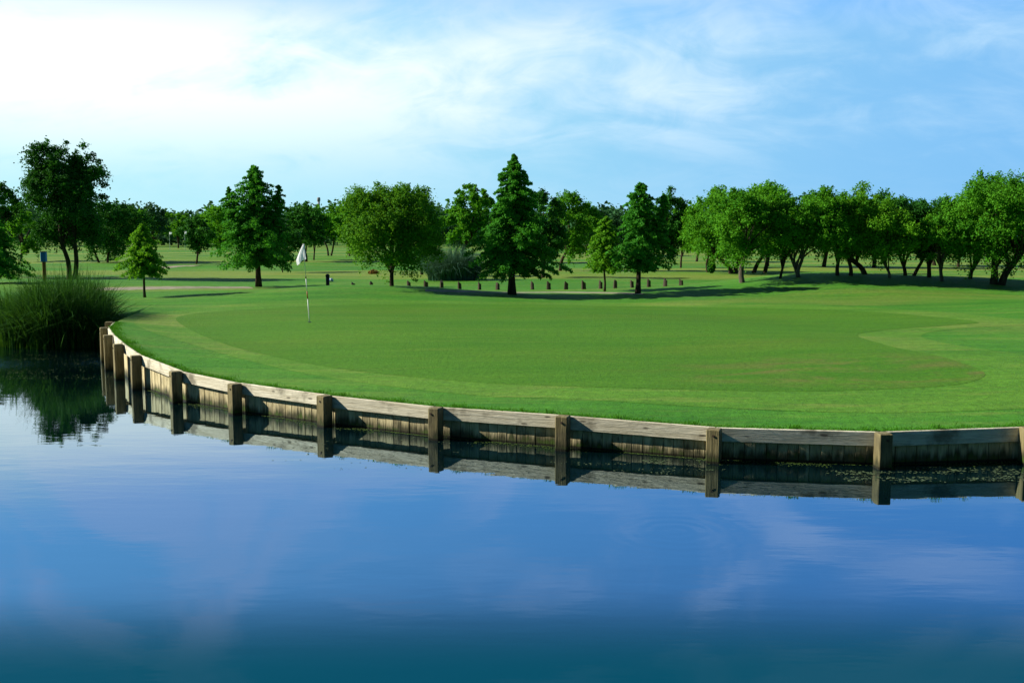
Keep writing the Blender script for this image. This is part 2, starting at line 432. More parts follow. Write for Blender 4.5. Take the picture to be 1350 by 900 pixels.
def densify(poly, step):
    out = []
    for i in range(len(poly)):
        a, b = np.array(poly[i]), np.array(poly[(i + 1) % len(poly)])
        n = max(1, int(np.hypot(*(b - a)) / step))
        for k in range(n): out.append(tuple(a + (b - a) * k / n))
    return out
def catmull(P, n=8, closed=True):
    P = [np.array(p, float) for p in P]; out = []; N = len(P)
    for i in range(N if closed else N - 1):
        p0, p1, p2, p3 = (P[(i - 1) % N], P[i], P[(i + 1) % N], P[(i + 2) % N]) if closed else (P[max(i - 1, 0)], P[i], P[i + 1], P[min(i + 2, N - 1)])
        for k in range(n):
            t = k / n
            out.append(.5 * ((2 * p1) + (-p0 + p2) * t + (2 * p0 - 5 * p1 + 4 * p2 - p3) * t * t + (-p0 + 3 * p1 - 3 * p2 + p3) * t ** 3))
    if not closed: out.append(P[-1])
    return out
def inside(poly, x, y):
    c = np.zeros(len(x), bool); n = len(poly)
    for i in range(n):
        x1, y1 = poly[i]; x2, y2 = poly[(i + 1) % n]
        if y1 == y2: continue
        c ^= ((y1 > y) != (y2 > y)) & (x < (x2 - x1) * (y - y1) / (y2 - y1) + x1)
    return c
def sheet(name, poly, mat, off, step=.45):
    poly = densify(poly, step)
    P = np.array(poly); x0, y0 = P.min(0); x1, y1 = P.max(0)
    gx, gy = np.meshgrid(np.arange(x0, x1, step), np.arange(y0, y1, step)); gx = gx.ravel() + .013; gy = gy.ravel() + .017
    k = inside(poly, gx, gy)
    vs = [Vector(p) for p in poly] + [Vector((a, b)) for a, b in zip(gx[k], gy[k])]
    n = len(poly)
    r = delaunay_2d_cdt(vs, [(i, (i + 1) % n) for i in range(n)], [], 1, 1e-5)
    V = np.array([(v.x, v.y) for v in r[0]]); Z = ground(V[:, 0], V[:, 1]) + off
    o = mesh_obj(name, np.column_stack([V, Z]).tolist(), [tuple(f) for f in r[2]], mat, smooth=True)
    if o.data.polygons[0].normal.z < 0: o.data.flip_normals()
    return o
def gp(px, py):
    return tuple(on_ground(px, py)[:2])

GREEN = [(232, 420), (262, 413), (330, 408), (460, 402.5), (560, 401), (680, 402), (800, 403.5), (950, 405.5), (1100, 409), (1200, 415), (1290, 425),
         (1240, 430), (1170, 435), (1130, 442), (1170, 456), (1240, 470), (1285, 485), (1298, 496), (1265, 507), (1190, 513), (1050, 516),
         (900, 514), (760, 510), (640, 505), (540, 497), (440, 485), (360, 470), (300, 455), (255, 437)]
green_poly = [tuple(p) for p in catmull([gp(*p) for p in GREEN], 6)]
FR = [(178, 424), (215, 412), (300, 402), (400, 396), (460, 394.5), (600, 397), (800, 399.5), (960, 401.5), (1100, 404), (1220, 410), (1345, 421), (1440, 428),
      (1330, 429), (1240, 436), (1215, 444), (1260, 455), (1360, 470), (1460, 500), (1440, 530), (1300, 541), (1120, 544), (900, 535), (760, 527), (640, 522), (520, 510), (400, 492), (310, 471), (240, 450), (195, 436)]
collar_poly = [tuple(p) for p in catmull([gp(*p) for p in FR], 6)]
tag(sheet('fringe', collar_poly, M['collar'], .004), 'paler ring of short grass round the putting green', 'fringe grass', kind='structure')
tag(sheet('putting_green', green_poly, M['green'], .008), 'closely mown putting green with brownish worn patches on the right', 'putting green', kind='structure')

def strip(name, line, w, mat, off, label):
    L = catmull([gp(*p) for p in line], 8, closed=False); L = np.array(L)
    d = np.gradient(L, axis=0); d /= np.hypot(d[:, 0], d[:, 1])[:, None]; nrm = np.column_stack([-d[:, 1], d[:, 0]])
    vs, fs = [], []; K = 5
    for i in range(len(L)):
        for k in range(K):
            p = L[i] + nrm[i] * w * (k / (K - 1) - .5) * (1 + .12 * math.sin(i * 1.7 + k))
            vs.append((p[0], p[1], float(ground(p[0], p[1])) + off + (-.02 if k in (0, K - 1) else 0)))
    for i in range(len(L) - 1):
        for k in range(K - 1):
            fs.append((i * K + k, (i + 1) * K + k, (i + 1) * K + k + 1, i * K + k + 1))
    o = mesh_obj(name, vs, fs, mat, smooth=True)
    if o.data.polygons[0].normal.z < 0: o.data.flip_normals()
    return tag(o, label, 'path', kind='structure')
strip('cart_path', [(60, 386), (110, 382), (160, 380.5), (210, 379.5), (270, 379), (330, 379)], 2.1, M['path'], .02, 'pale cart path crossing behind the young tree on the left')
strip('gravel_path', [(560, 383), (600, 384), (650, 385), (720, 385.5), (790, 386), (850, 387.5)], .55, M['path'], .02, 'thin strip of bare gravel in front of the wooden bollards')
strip('far_path', [(196, 355), (215, 353), (235, 351), (262, 350.5)], 1.8, M['path'], .03, 'distant bit of pale path left of the small dark tree')

# ------------------------------------------------------------------ retaining wall
wall = empty('retaining_wall', (POSTS[6][0], POSTS[6][1], 0), 'curved timber retaining wall holding the putting green above the pond', 'retaining wall')
WL = Vector(wall.location)
for i in range(NWALL - 1):
    a, b = POSTS[i], POSTS[i + 1]
    A, B = Vector((a[0], a[1], 0)) - WL, Vector((b[0], b[1], 0)) - WL
    d = (B - A).normalized(); L = (B - A).length
    out = d.cross(Vector((0, 0, 1))) * -1     # toward the water
    if out.dot(Vector((C0[0], C0[1], 0)) - WL - A) < 0: out = -out
    za, zb = a[2] - .025, b[2] - .025
    ph = .200 + .012 * rng.random(); za += rng.normal(0, .005); zb += rng.normal(0, .005)
    # top plank: skewed box whose top follows the wall
    mb = MB()
    mb.box(A + d * .004 + Vector((0, 0, za - ph)) + out * .052, d * (L - .008) + Vector((0, 0, zb - za)), -out * .05, Vector((0, 0, ph)), .006, t=rng.random())
    mb.build('plank', M['plank'], wall)
    # vertical boards behind, one mesh per bay
    mb = MB(); x = .0
    while x < L - .01:
        w = min(.145 + rng.random() * .02, L - x)
        o = rng.random() * .010
        zt = za + (zb - za) * x / L - ph * .5
        mb.box(A + d * (x + .003) + Vector((0, 0, -1.2)) + out * (-.012 - o), d * (w - .007), -out * .035, Vector((0, 0, 1.2 + zt)), .004, t=rng.random())
        x += w
    # dark backing so no light leaks through the gaps
    mb.box(A + Vector((0, 0, -1.2)) - out * .06, d * L, -out * .02, Vector((0, 0, 1.2 + min(za, zb) - .03)), 0, t=1)
    mb.build('board_panel', M['board'], wall)
for i in range(NWALL):
    a = POSTS[i]
    j0, j1 = max(i - 1, 0), min(i + 1, NWALL - 1)
    d = (Vector((POSTS[j1][0], POSTS[j1][1], 0)) - Vector((POSTS[j0][0], POSTS[j0][1], 0))).normalized()
    out = Vector((d.y, -d.x, 0))
    A = Vector((a[0], a[1], 0)) - WL
    if out.dot(Vector((C0[0], C0[1], 0)) - Vector((a[0], a[1], 0))) < 0: out = -out
    w, dp = .175 + .02 * rng.random(), .20
    lean = Vector((rng.normal(0, .012), rng.normal(0, .012), 0)); tw = rng.normal(0, .07)
    d2 = (d + out * tw).normalized(); o2 = (out - d * tw).normalized()
    if i == 3: d2 = (d * .9 + out * -.30).normalized(); o2 = Vector((-d2.y, d2.x, 0)); o2 = o2 if o2.dot(out) > 0 else -o2   # twisted post
    mb = MB()
    mb.box(A - d2 * w / 2 + out * .062 + Vector((0, 0, -1.3)), d2 * w, o2 * dp, Vector((0, 0, 1.288 + a[2])) + lean, .012, t=rng.random())
    po = mb.build('post', M['post'], wall)
    mb = MB(); c = A + out * .062 + o2 * dp + lean + Vector((0, 0, a[2] - .10)) + d2 * rng.normal(0, .02)
    mb.tube([c - o2 * .01, c + o2 * .012], [.017, .017], 6); mb.build('bolt', M['bolt'], po)

# grass blades hanging over the top of the wall
n = 16000
seg = rng.integers(0, NWALL - 1, n); u = rng.random(n)
PA = np.array(POSTS)
p = PA[seg] + (PA[seg + 1] - PA[seg]) * u[:, None]
dv = (PA[seg + 1] - PA[seg])[:, :2]; dv /= np.hypot(dv[:, 0], dv[:, 1])[:, None]
inn = p[:, :2] - C0; nn = np.column_stack([-dv[:, 1], dv[:, 0]]); nn *= np.sign((nn * inn).sum(1))[:, None]
off = .0 + np.abs(rng.normal(0, .12, n))
clump = .6 + .6 * np.sin(p[:, 0] * 2.1) * np.sin(p[:, 0] * 5.3 + 1)
hgt = (.010 + .015 * rng.random(n)) * (1 + .5 * clump + 1.6 * (np.sin(p[:, 0] * 9.1) * np.sin(p[:, 0] * 3.7 + 2) > .55))
bx, by = p[:, 0] + nn[:, 0] * off, p[:, 1] + nn[:, 1] * off
bz = ground(bx, by) - .005
bz = np.where(off < .05, p[:, 2] - .03, bz)
an = rng.random(n) * 2 * math.pi; w = .006
lx, ly = np.cos(an) * w, np.sin(an) * w
tx, ty = rng.normal(0, .02, n) - nn[:, 0] * .02, rng.normal(0, .02, n) - nn[:, 1] * .02
V = np.stack([np.stack([bx - lx, by - ly, bz], 1), np.stack([bx + lx, by + ly, bz], 1), np.stack([bx + tx + lx * .3, by + ty + ly * .3, bz + hgt], 1), np.stack([bx + tx - lx * .3, by + ty - ly * .3, bz + hgt], 1)], 1)
tag(quads_obj('grass_edge', V, M['blade'], tint=rng.random(n)), 'short grass blades growing along the top of the timber wall', 'grass', kind='stuff')

# ------------------------------------------------------------------ blades: reeds and pampas
def blades(name, base, height, lean, width, mat, nseg=5, parent=None, tintv=None, az=None):
    n = len(base); s = np.linspace(0, 1, nseg + 1)
    az = rng.random(n) * 2 * math.pi if az is None else az; la = np.abs(rng.normal(0, lean, n)) + .03
    pts_ = np.zeros((n, nseg + 1, 3))
    for k, t in enumerate(s):
        bend = la * t ** 2.2 * height
        pts_[:, k, 0] = base[:, 0] + np.cos(az) * bend; pts_[:, k, 1] = base[:, 1] + np.sin(az) * bend
        pts_[:, k, 2] = base[:, 2] + height * (t - .45 * la * t ** 3)
    wa = rng.random(n) * math.pi
    W = np.stack([np.cos(wa), np.sin(wa), np.zeros(n)], 1)
    Q = []
    for k in range(nseg):
        w0 = width * (1 - s[k]) ** .6; w1 = width * max(1 - s[k + 1], .03) ** .6
        Q.append(np.stack([pts_[:, k] - W * w0, pts_[:, k] + W * w0, pts_[:, k + 1] + W * w1, pts_[:, k + 1] - W * w1], 1))
    tv = rng.random(n) if tintv is None else tintv
    return quads_obj(name, np.concatenate(Q), mat, parent, np.tile(tv, nseg))

def reed_area(poly, n, hmul):
    P = np.array(poly); out = []
    while len(out) < n:
        q = P.min(0) + rng.random((n * 2, 2)) * (P.max(0) - P.min(0)); k = inside(poly, q[:, 0], q[:, 1]); out += q[k].tolist()
    q = np.array(out[:n]); return q
rp1 = [tuple(at_z(6, 458)[:2]), tuple(at_z(60, 461)[:2]), tuple(at_z(138, 457)[:2]), tuple(at_z(148, 444)[:2]), (-12.4, 30.8), (-15.5, 31.8), (-18, 31.5)]
q = reed_area(rp1, 8500, 1)
hx = (q[:, 0] - (-17)) / 5.5
hh = (1.42 + .92 * np.exp(-((q[:, 0] + 13.2) / 1.3) ** 2) - .15 * np.clip((-15 - q[:, 0]) / 2, 0, 1)) * (.55 + .58 * rng.random(len(q)) ** .7)
o = blades('reed_bed', np.column_stack([q, np.full(len(q), -.1)]), hh, .50, .013, M['reed'])
tag(o, 'tall dense green reeds standing in the pond at the left end of the timber wall', 'reeds', kind='stuff')
q = reed_area(rp1, 3600, 1)
hh = (1.35 + .9 * np.exp(-((q[:, 0] + 13.4) / 1.7) ** 2)) * (.6 + .5 * rng.random(len(q)))
o2 = blades('reed_bed', np.column_stack([q, np.full(len(q), -.1)]), hh, .75, .017, M['reed_tip'], 7)
tag(o2, 'arching paler reed leaves bending over among the tall reeds', 'reeds', kind='stuff')
rp2 = [(-21, 27.6), (-15.9, 28.6), (-15.7, 31.5), (-21, 32)]
q = reed_area(rp2, 1500, 1)
o = blades('reed_bed', np.column_stack([q, np.full(len(q), -.1)]), 1.15 + .5 * rng.random(len(q)), .25, .014, M['reed'], tintv=rng.random(len(q)) * .4)
tag(o, 'lower dark clump of reeds at the left edge of the picture', 'reeds', kind='stuff')

b = on_ground(598, 369)
pb = empty('pampas_grass', b, 'big rounded blue-green clump of pampas grass behind the bollards', 'pampas grass')
n = 5200; a_ = rng.random(n) * 2 * math.pi; r_ = np.sqrt(rng.random(n))
base = np.column_stack([np.cos(a_) * r_ * 1.35, np.sin(a_) * r_ * .9, np.full(n, -.02)])
blades('leaves', base, (1.25 + .7 * rng.random(n)) * (1.15 - .5 * r_ ** 2), .6, .016, M['pampas'], 6, pb, az=a_ + rng.normal(0, .5, n))

# ------------------------------------------------------------------ trees
def leaf_quads(C, size, N, up=.45, elong=1.6, droop=0.0):
    n = len(C)
    nrm = rng.normal(0, 1, (n, 3)) + N * .9; nrm[:, 2] += up
    nrm /= np.linalg.norm(nrm, axis=1)[:, None]
    a = rng.normal(0, 1, (n, 3)); a[:, 2] -= droop
    a -= nrm * (a * nrm).sum(1)[:, None]; a /= np.linalg.norm(a, axis=1)[:, None]
    b = np.cross(nrm, a)
    s = size * (.6 + .8 * rng.random(n))[:, None]
    a = a * s * elong / 2; b = b * s / 2
    return np.stack([C - a, C + b * .9 - a * .1, C + a, C - b * .9 - a * .1], 1)

def tree(name, label, cat, base, crown, kind, leafm, group=None, d=None, stems=None, thick=1.0, leaves=1.0, spires=None, full=.72, barkm='bark', seed=0, gap=0.0, seen_h=None):
    """base (px,py) foot of the trunk; crown (x0,x1,ytop,ybottom) in photograph pixels, only used to get metres"""
    global rng
    rng = np.random.default_rng(1000 + seed)
    if d is None:
        g = on_ground(*base)
    else:
        dd = pix_dir(base[0], 360); gx, gy = dd[0] / dd[1] * d, d; g = np.array([gx, gy, float(ground(gx, gy))])
    s = g[1] / F          # metres per photograph pixel at that distance
    zat = lambda y: CH + (310 - y) * s * (1 + .0)
    x0, x1, yt, yb = crown
    if group == GR: x0, x1, yt, yb = x0 - 6, x1 + 6, yt + 1, yb - 6
    ztop, zbot = zat(yt) - g[2], max(zat(yb) - g[2], .35)
    cx = ((x0 + x1) / 2 - base[0]) * s; rx = (x1 - x0) / 2 * s
    root = empty(name, g, label, cat, group)
    H = ztop
    px2 = 1 / s * (1024 / 1350)            # render pixels per metre
    area = (x1 - x0) * (yb - yt) * .575 * .8
    tb = MB()
    thick0 = thick * max(.05, H * .022)
    if kind == 'cypress':
        zbot += .05 * H
        sp = spires or [(0.0, 1.0, 1.0)]
        size = max(.045, 1.45 / px2)
        nl = int(min(60000, max(2500, area * 5.0)) * leaves)
        LC, LT, LN = [], [], []
        tb.tube([(0, 0, -.15), (rng.normal(0, .02), 0, H * .1), (rng.normal(0, .03), 0, H * .45), (0, 0, H * .75), (0, 0, H * .97)],
                [thick0 * 1.5, thick0 * 1.0, thick0 * .75, thick0 * .4, thick0 * .1], 9)
        tot = sum(k[2] for k in sp)
        for (dx, hf, wgt) in sp:
            Ht = H * hf; ox = dx * s
            R = rx * (1.0 if dx == 0 else .46)
            z0 = zbot if dx == 0 else zbot + (Ht - zbot) * .25
            if dx: tb.tube([(0, 0, z0 * .9), (ox * .7, rng.normal(0, .2), z0 + (Ht - z0) * .3), (ox, 0, Ht * .96)], [thick0 * .5, thick0 * .35, thick0 * .06], 6)
            nb = int(220 * wgt)
            per = int(nl * wgt / tot / nb)
            lum = rng.random(6) * 6.28
            for i in range(nb):
                u = ((i + rng.random()) / nb) ** 1.12
                z = z0 + (Ht - z0) * u
                prof = (1 - u) ** (full + .12 * u * u) * (0.80 + .2 * min(u / .12, 1)) + .035
                if u < .1: prof *= .72 + 2.8 * u
                az = i * 2.39996 + rng.normal(0, .3)
                lob = 1 + .16 * math.sin(3 * az + lum[0] + 5 * u) + .12 * math.sin(2 * az + lum[1] + 11 * u)
                Lb = R * prof * lob * (.50 + .66 * rng.random())
                rise = .32 * (u - .25) * Lb
                n_ = max(8, int(per * (.35 + 1.3 * prof)))
                t = rng.random(n_) ** .75
                dirv = np.array([math.cos(az), math.sin(az) * .92, 0])
                sag = -.24 * Lb * t ** 2.2
                spread = .028 * R + .15 * Lb * np.sin(np.clip(t, 0, 1) * math.pi * .85) ** .8
                side = np.array([-dirv[1], dirv[0], 0])
                pc = np.array([ox * (min(1, (z - z0) / max(Ht - z0, .1) + .3) if dx else 1), 0, z]) + dirv * (t * Lb)[:, None]
                pc = pc + side * (rng.normal(0, 1, n_) * spread * .42)[:, None]
                pc[:, 2] += rise * t + sag + rng.normal(0, 1, n_) * spread * .17 - .03 * R * rng.random(n_)
                LC.append(pc); LT.append(np.clip(rng.normal(.35 + .3 * u + rng.normal(0, .16), .15, n_), 0, 1)); LN.append(np.tile(dirv, (n_, 1)))
                if i % 4 == 0 and Lb > .25:
                    c0_ = Vector((ox if dx else 0, 0, z)); e = c0_ + Vector(dirv) * Lb * .8 + Vector((0, 0, rise * .8 - .1 * Lb))
                    tb.tube([c0_, (c0_ + e) / 2 + Vector((0, 0, .03 * Lb)), e], [thick0 * .22, thick0 * .14, thick0 * .05], 5, cap=False)
        LC = np.concatenate(LC); LT = np.concatenate(LT); LN = np.concatenate(LN)
        LC[:, 0] += cx * np.clip((LC[:, 2] - zbot) / (H - zbot + .01), 0, 1) * .0 + cx * .8
        Q = leaf_quads(LC, size, LN, .3, 1.9, .5)
    else:
        size = max(.05, 1.55 / px2)
        nl = int(min(60000, max(3000, area * 6.2)) * leaves)
        rz = (ztop - zbot) / 2; cz = zbot + rz
        cc = np.array([cx, 0, cz]); ry = rx * .9
        ncl = int({'round': 64, 'airy': 46}.get(kind, 58) * min(1.5, max(.5, (area / 4000) ** .4)))
        ph = rng.random(8) * 6.28
        clumps = []
        for i in range(ncl):
            v = rng.normal(0, 1, 3); v /= (np.abs(v) ** 2.7).sum() ** (1 / 2.7)
            f = rng.random() ** .36
            az = math.atan2(v[1], v[0])
            lob = 1 + .15 * math.sin(2 * az + ph[0]) * (1 - abs(v[2])) + .14 * math.sin(3 * az + 4 * v[2] + ph[1]) + .10 * math.sin(5 * v[2] + ph[2])
            top = 1 + .10 * math.sin(4 * v[0] + ph[3])
            q_ = cc + v * np.array([rx * .84, ry * .84, rz * .86 * top]) * f * lob
            r = rx * (.17 + .17 * rng.random()) * (1 if kind != 'airy' else .72)
            clumps.append((q_, min(r, rz * .5), f))
        # a few loose sprigs that break the outline
        for i in range(int(ncl * .45)):
            v = rng.normal(0, 1, 3); v[2] = abs(v[2]) * .9 - .15; v /= np.linalg.norm(v)
            q_ = cc + v * np.array([rx, ry, rz]) * (.84 + .14 * rng.random())
            clumps.append((q_, rx * (.06 + .07 * rng.random()), 1.0))
        wts = np.array([c[1] ** 1.9 for c in clumps]); wts /= wts.sum()
        LC, LT, LN = [], [], []
        for (q_, r, f), w_ in zip(clumps, wts):
            n_ = max(6, int(nl * w_))
            v = rng.normal(0, 1, (n_, 3)); v /= np.linalg.norm(v, axis=1)[:, None]
            rr = r * rng.random(n_) ** .55 * (1 + .7 * rng.random(n_) * (rng.random(n_) < .3))
            P_ = q_ + v * rr[:, None] * np.array([1.1, 1.1, .75])
            outd = (q_ - cc) / (np.linalg.norm(q_ - cc) + 1e-6)
            nt_ = 9; td = rng.normal(0, .8, (nt_, 3)) + outd * .9 + np.array([0, 0, .35]); td /= np.linalg.norm(td, axis=1)[:, None]
            ti = rng.integers(0, nt_, n_); tl = rng.random(n_) ** .7 * r * (.9 + .75 * rng.random(nt_))[ti]
            Tw = q_ + td[ti] * tl[:, None] + rng.normal(0, 1, (n_, 3)) * (.035 + .05 * r) - np.array([0, 0, .22]) * (tl ** 2 / (r + .1))[:, None]
            P_ = np.where((rng.random(n_) < .55)[:, None], Tw, P_)
            LC.append(P_); LN.append(v * .7 + outd * .5); LT.append(np.clip(rng.normal(.5 + rng.normal(0, .2), .17, n_), 0, 1))
        LC = np.concatenate(LC); LT = np.concatenate(LT); LN = np.concatenate(LN)
        LC[:, 2] = np.maximum(LC[:, 2], .15 + .1 * rng.random(len(LC)))
        Q = leaf_quads(LC, size, LN, .5, 1.35)
        # stems: (dx of foot, dx at the crown) in photograph pixels
        st = stems or [(0, (x0 + x1) / 2 - base[0])]
        big = [c for c in clumps if c[1] > rx * .1]
        for si, (a_, b_) in enumerate(st):
            th = thick0 * (1.0 if len(st) == 1 else .8) * (1.35 if group == GR else 1.0)
            yj = rng.normal(0, .12)
            P0 = Vector((a_ * s, yj, -.12)); P3 = Vector(((a_ + (b_ - a_) * 1.25) * s, yj * 3, zbot + (ztop - zbot) * (.16 if group == GR else .3)))
            k1 = P0.lerp(P3, .33) + Vector((rng.normal(0, .05) * H * .2 + (a_ - b_) * s * .12, 0, 0))
            k2 = P0.lerp(P3, .66) + Vector((rng.normal(0, .05) * H * .2 - (a_ - b_) * s * .06, 0, 0))
            fl = [P0, P0.lerp(k1, .25), k1, k2, P3]
            pl = [Vector(p_) for p_ in catmull(fl, 3, closed=False)]
            rr_ = [th * (1.55 if k == 0 else 1.15 - .6 * k / len(pl)) for k in range(len(pl))]
            tb.tube(pl, rr_, 8)
            for k in range(max(5, 14 // len(st))):
                q_, r, f = big[int(rng.integers(0, len(big)))]
                t0 = .55 + .45 * rng.random(); i0 = int(t0 * (len(pl) - 1)); S = pl[i0]
                E = Vector(q_); Mi = S.lerp(E, .5) + Vector((0, 0, .12 * (E - S).length * (1 if E.z > S.z else .4)))
                tb.tube([S, S.lerp(Mi, .6), Mi.lerp(E, .3), E], [th * .5, th * .36, th * .24, th * .06], 6, cap=False)
    tr = tb.build('trunk', M[barkm], root, smooth=True)
    quads_obj('crown', Q, M[leafm], root, LT)
    return root

exec_trees = []
CY, GR, FT = 'lone trees standing on the lawn behind the green', 'spreading trees of the grove on the right', 'trees scattered in the distance'
T = []
def t(*a, **k): T.append((a, k))
# the big ones
t('oak_tree', 'tallest dark leafy tree at the left rising behind the reeds', 'tree', (95, 367), (38, 146, 184, 330), 'round', 'leaf_dark', d=55, leaves=1.5, stems=[(-3, -8), (4, 6)], seed=1)
t('oak_tree', 'dark tree cut by the left edge with open sky through its crown', 'tree', (-12, 366), (-62, 30, 236, 318), 'airy', 'leaf_dark', d=57, stems=[(0, -4), (22, 16)], seed=2)
t('cypress_tree', 'low dark green feathery tree cut by the left edge under the taller one', 'tree', (-14, 374), (-62, 42, 282, 362), 'cypress', 'leaf_cyp', d=50, seed=3)
t('mesquite_tree', 'dark spreading tree with forked leaning trunks right behind the tallest dark tree', 'tree', (138, 346), (104, 186, 262, 330), 'round', 'leaf_dark', stems=[(-6, -14), (4, 12)], seed=4, group=FT)
t('cypress_tree', 'small light green young tree in front of the cart path at left', 'tree', (191, 392), (156, 225, 296, 364), 'cypress', 'leaf_light', seed=5, group=CY, thick=.75, full=.55)
t('oak_tree', 'small dark round tree with thin trunk between the young tree and the three-spired one', 'tree', (259, 348), (241, 284, 284, 332), 'round', 'leaf_dark', seed=6, group=FT)
t('oak_tree', 'slim pale tree behind the tiny white flags', 'tree', (235, 327), (212, 256, 278, 316), 'airy', 'leaf_mid', seed=7, group=FT)
t('cypress_tree', 'tall conical tree with three spires at the end of the cart path', 'tree', (341, 378), (280, 398, 220, 352), 'cypress', 'leaf_cyp', spires=[(0, 1.0, 1.0), (-34, .82, .3), (31, .84, .3)], leaves=1.2, seed=8, group=CY, full=.58)
t('oak_tree', 'thin-stemmed small tree half hidden under the three-spired tree', 'tree', (373, 359), (352, 398, 296, 344), 'round', 'leaf_dark', seed=9, group=FT, thick=.6)
t('cypress_tree', 'broad yellow-green tree standing just left of the pampas grass', 'tree', (516, 377), (456, 578, 242, 356), 'round', 'leaf_yel', leaves=1.4, seed=10, group=CY)
t('oak_tree', 'dark rounded tree behind the broad yellow-green one', 'tree', (556, 362), (520, 582, 262, 350), 'round', 'leaf_dark', seed=11, group=FT)
t('cypress_tree', 'tallest conical deep green tree in the centre in front of the bollards', 'tree', (675, 388), (615, 742, 206, 362), 'cypress', 'leaf_cyp', leaves=1.5, seed=12, group=CY, thick=1.15)
t('cypress_tree', 'black-green tree close behind the right flank of the tallest conical one', 'tree', (716, 366), (690, 746, 250, 352), 'round', 'leaf_dark', seed=13, group=CY)
t('oak_tree', 'rounded fine-leaved tree with drooping sides right of the tallest conical one', 'tree', (738, 357), (712, 788, 252, 334), 'round', 'leaf_mid', seed=14, group=FT)
t('oak_tree', 'open airy tree with feathery top left of the tallest conical one', 'tree', (603, 345), (585, 655, 238, 332), 'airy', 'leaf_mid', seed=15, group=FT, leaves=1.3)
t('oak_tree', 'short light green tree above the pampas grass', 'tree', (600, 335), (582, 630, 288, 325), 'round', 'leaf_light', seed=16, group=FT)
t('cypress_tree', 'small bright green slender tree between the bollards', 'tree', (797, 384), (765, 832, 286, 358), 'cypress', 'leaf_light', seed=17, group=CY, thick=.65, full=.58)
t('cypress_tree', 'dark twin-topped conical tree right of the small bright green one', 'tree', (841, 387), (803, 884, 242, 358), 'cypress', 'leaf_cyp', spires=[(0, 1.0, 1.0), (30, .9, .45)], leaves=1.2, seed=18, group=CY, full=.46)
t('oak_tree', 'dark leafy tree tucked behind the twin-topped tree', 'tree', (860, 357), (846, 906, 254, 345), 'round', 'leaf_dark', seed=19, group=FT)
t('oak_tree', 'tree on a thin straight trunk alone in the gap left of the grove', 'tree', (898, 353), (880, 924, 264, 332), 'round', 'leaf_mid', seed=20, group=FT, thick=.7)
# the grove
t('mesquite_tree', 'grove tree on two thin stems with a dark shrubby foot, leftmost of the grove', 'tree', (936, 359), (905, 966, 250, 338), 'round', 'leaf_mid', group=GR, stems=[(-3, -3), (3, 6)], seed=21, thick=.7)
t('mesquite_tree', 'grove tree on a dark trunk forking low into two leaning limbs', 'tree', (966, 361), (918, 1012, 258, 342), 'round', 'leaf_mid', group=GR, stems=[(-2, -26), (3, 12)], seed=22, thick=1.3)
t('mesquite_tree', 'grove tree on a straight pale grey trunk beside the low-forking one', 'tree', (980, 373), (938, 1030, 246, 346), 'round', 'leaf_mid', group=GR, seed=23, barkm='bark_grey', leaves=1.2)
t('mesquite_tree', 'tall grove tree whose dark trunk slants to the right behind the pale grey trunk', 'tree', (993, 360), (972, 1036, 242, 335), 'round', 'leaf_mid', group=GR, stems=[(0, 22), (14, 18)], seed=24)
t('mesquite_tree', 'grove tree on one slender upright stem right of the slanting trunk', 'tree', (1028, 367), (1008, 1060, 262, 340), 'round', 'leaf_light', group=GR, seed=25, thick=.6)
t('mesquite_tree', 'grove tree with a bent brown trunk and a full bright crown', 'tree', (1052, 366), (1026, 1104, 250, 344), 'round', 'leaf_mid', group=GR, stems=[(0, 6), (4, -10)], seed=26, barkm='bark_grey')
t('mesquite_tree', 'grove tree on two close dark upright trunks', 'tree', (1106, 364), (1072, 1142, 246, 346), 'round', 'leaf_mid', group=GR, stems=[(0, 0), (17, 14)], seed=27, leaves=1.2)
t('mesquite_tree', 'grove tree whose long trunk leans far to the left', 'tree', (1144, 362), (1092, 1168, 250, 342), 'round', 'leaf_light', group=GR, stems=[(0, -30)], seed=28, thick=1.1)
t('mesquite_tree', 'low bright grove tree with hanging branches on a thin pale stem', 'tree', (1175, 367), (1132, 1200, 272, 350), 'round', 'leaf_light', group=GR, seed=29, barkm='bark_grey', thick=.7)
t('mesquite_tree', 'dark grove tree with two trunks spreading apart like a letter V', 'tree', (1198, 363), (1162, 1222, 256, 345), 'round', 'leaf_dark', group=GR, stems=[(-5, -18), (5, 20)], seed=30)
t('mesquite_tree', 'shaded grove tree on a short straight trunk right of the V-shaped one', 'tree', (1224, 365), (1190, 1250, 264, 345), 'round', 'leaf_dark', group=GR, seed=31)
t('mesquite_tree', 'grove tree on a pale stocky trunk at the edge of the shade', 'tree', (1243, 371), (1212, 1268, 276, 348), 'round', 'leaf_mid', group=GR, seed=32, barkm='bark_grey', thick=.9)
t('mesquite_tree', 'grove tree whose dark trunk bends right beneath the big end tree', 'tree', (1278, 367), (1240, 1318, 268, 345), 'round', 'leaf_mid', group=GR, stems=[(0, 12)], seed=33, thick=1.0)
t('mesquite_tree', 'largest grove tree at the right end on a thick leaning rough trunk', 'tree', (1318, 375), (1244, 1392, 230, 345), 'round', 'leaf_mid', group=GR, stems=[(0, 24), (-8, -6)], seed=34, thick=1.5, leaves=1.5)
t('mesquite_tree', 'grove tree mostly beyond the right edge of the picture', 'tree', (1390, 366), (1348, 1440, 245, 345), 'round', 'leaf_mid', group=GR, seed=35)
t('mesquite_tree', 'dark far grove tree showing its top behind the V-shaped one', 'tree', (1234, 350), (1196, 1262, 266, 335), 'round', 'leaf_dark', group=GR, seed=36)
t('mesquite_tree', 'far grove tree standing in the shade behind the two close trunks', 'tree', (1085, 352), (1046, 1130, 256, 335), 'round', 'leaf_dark', group=GR, seed=37)
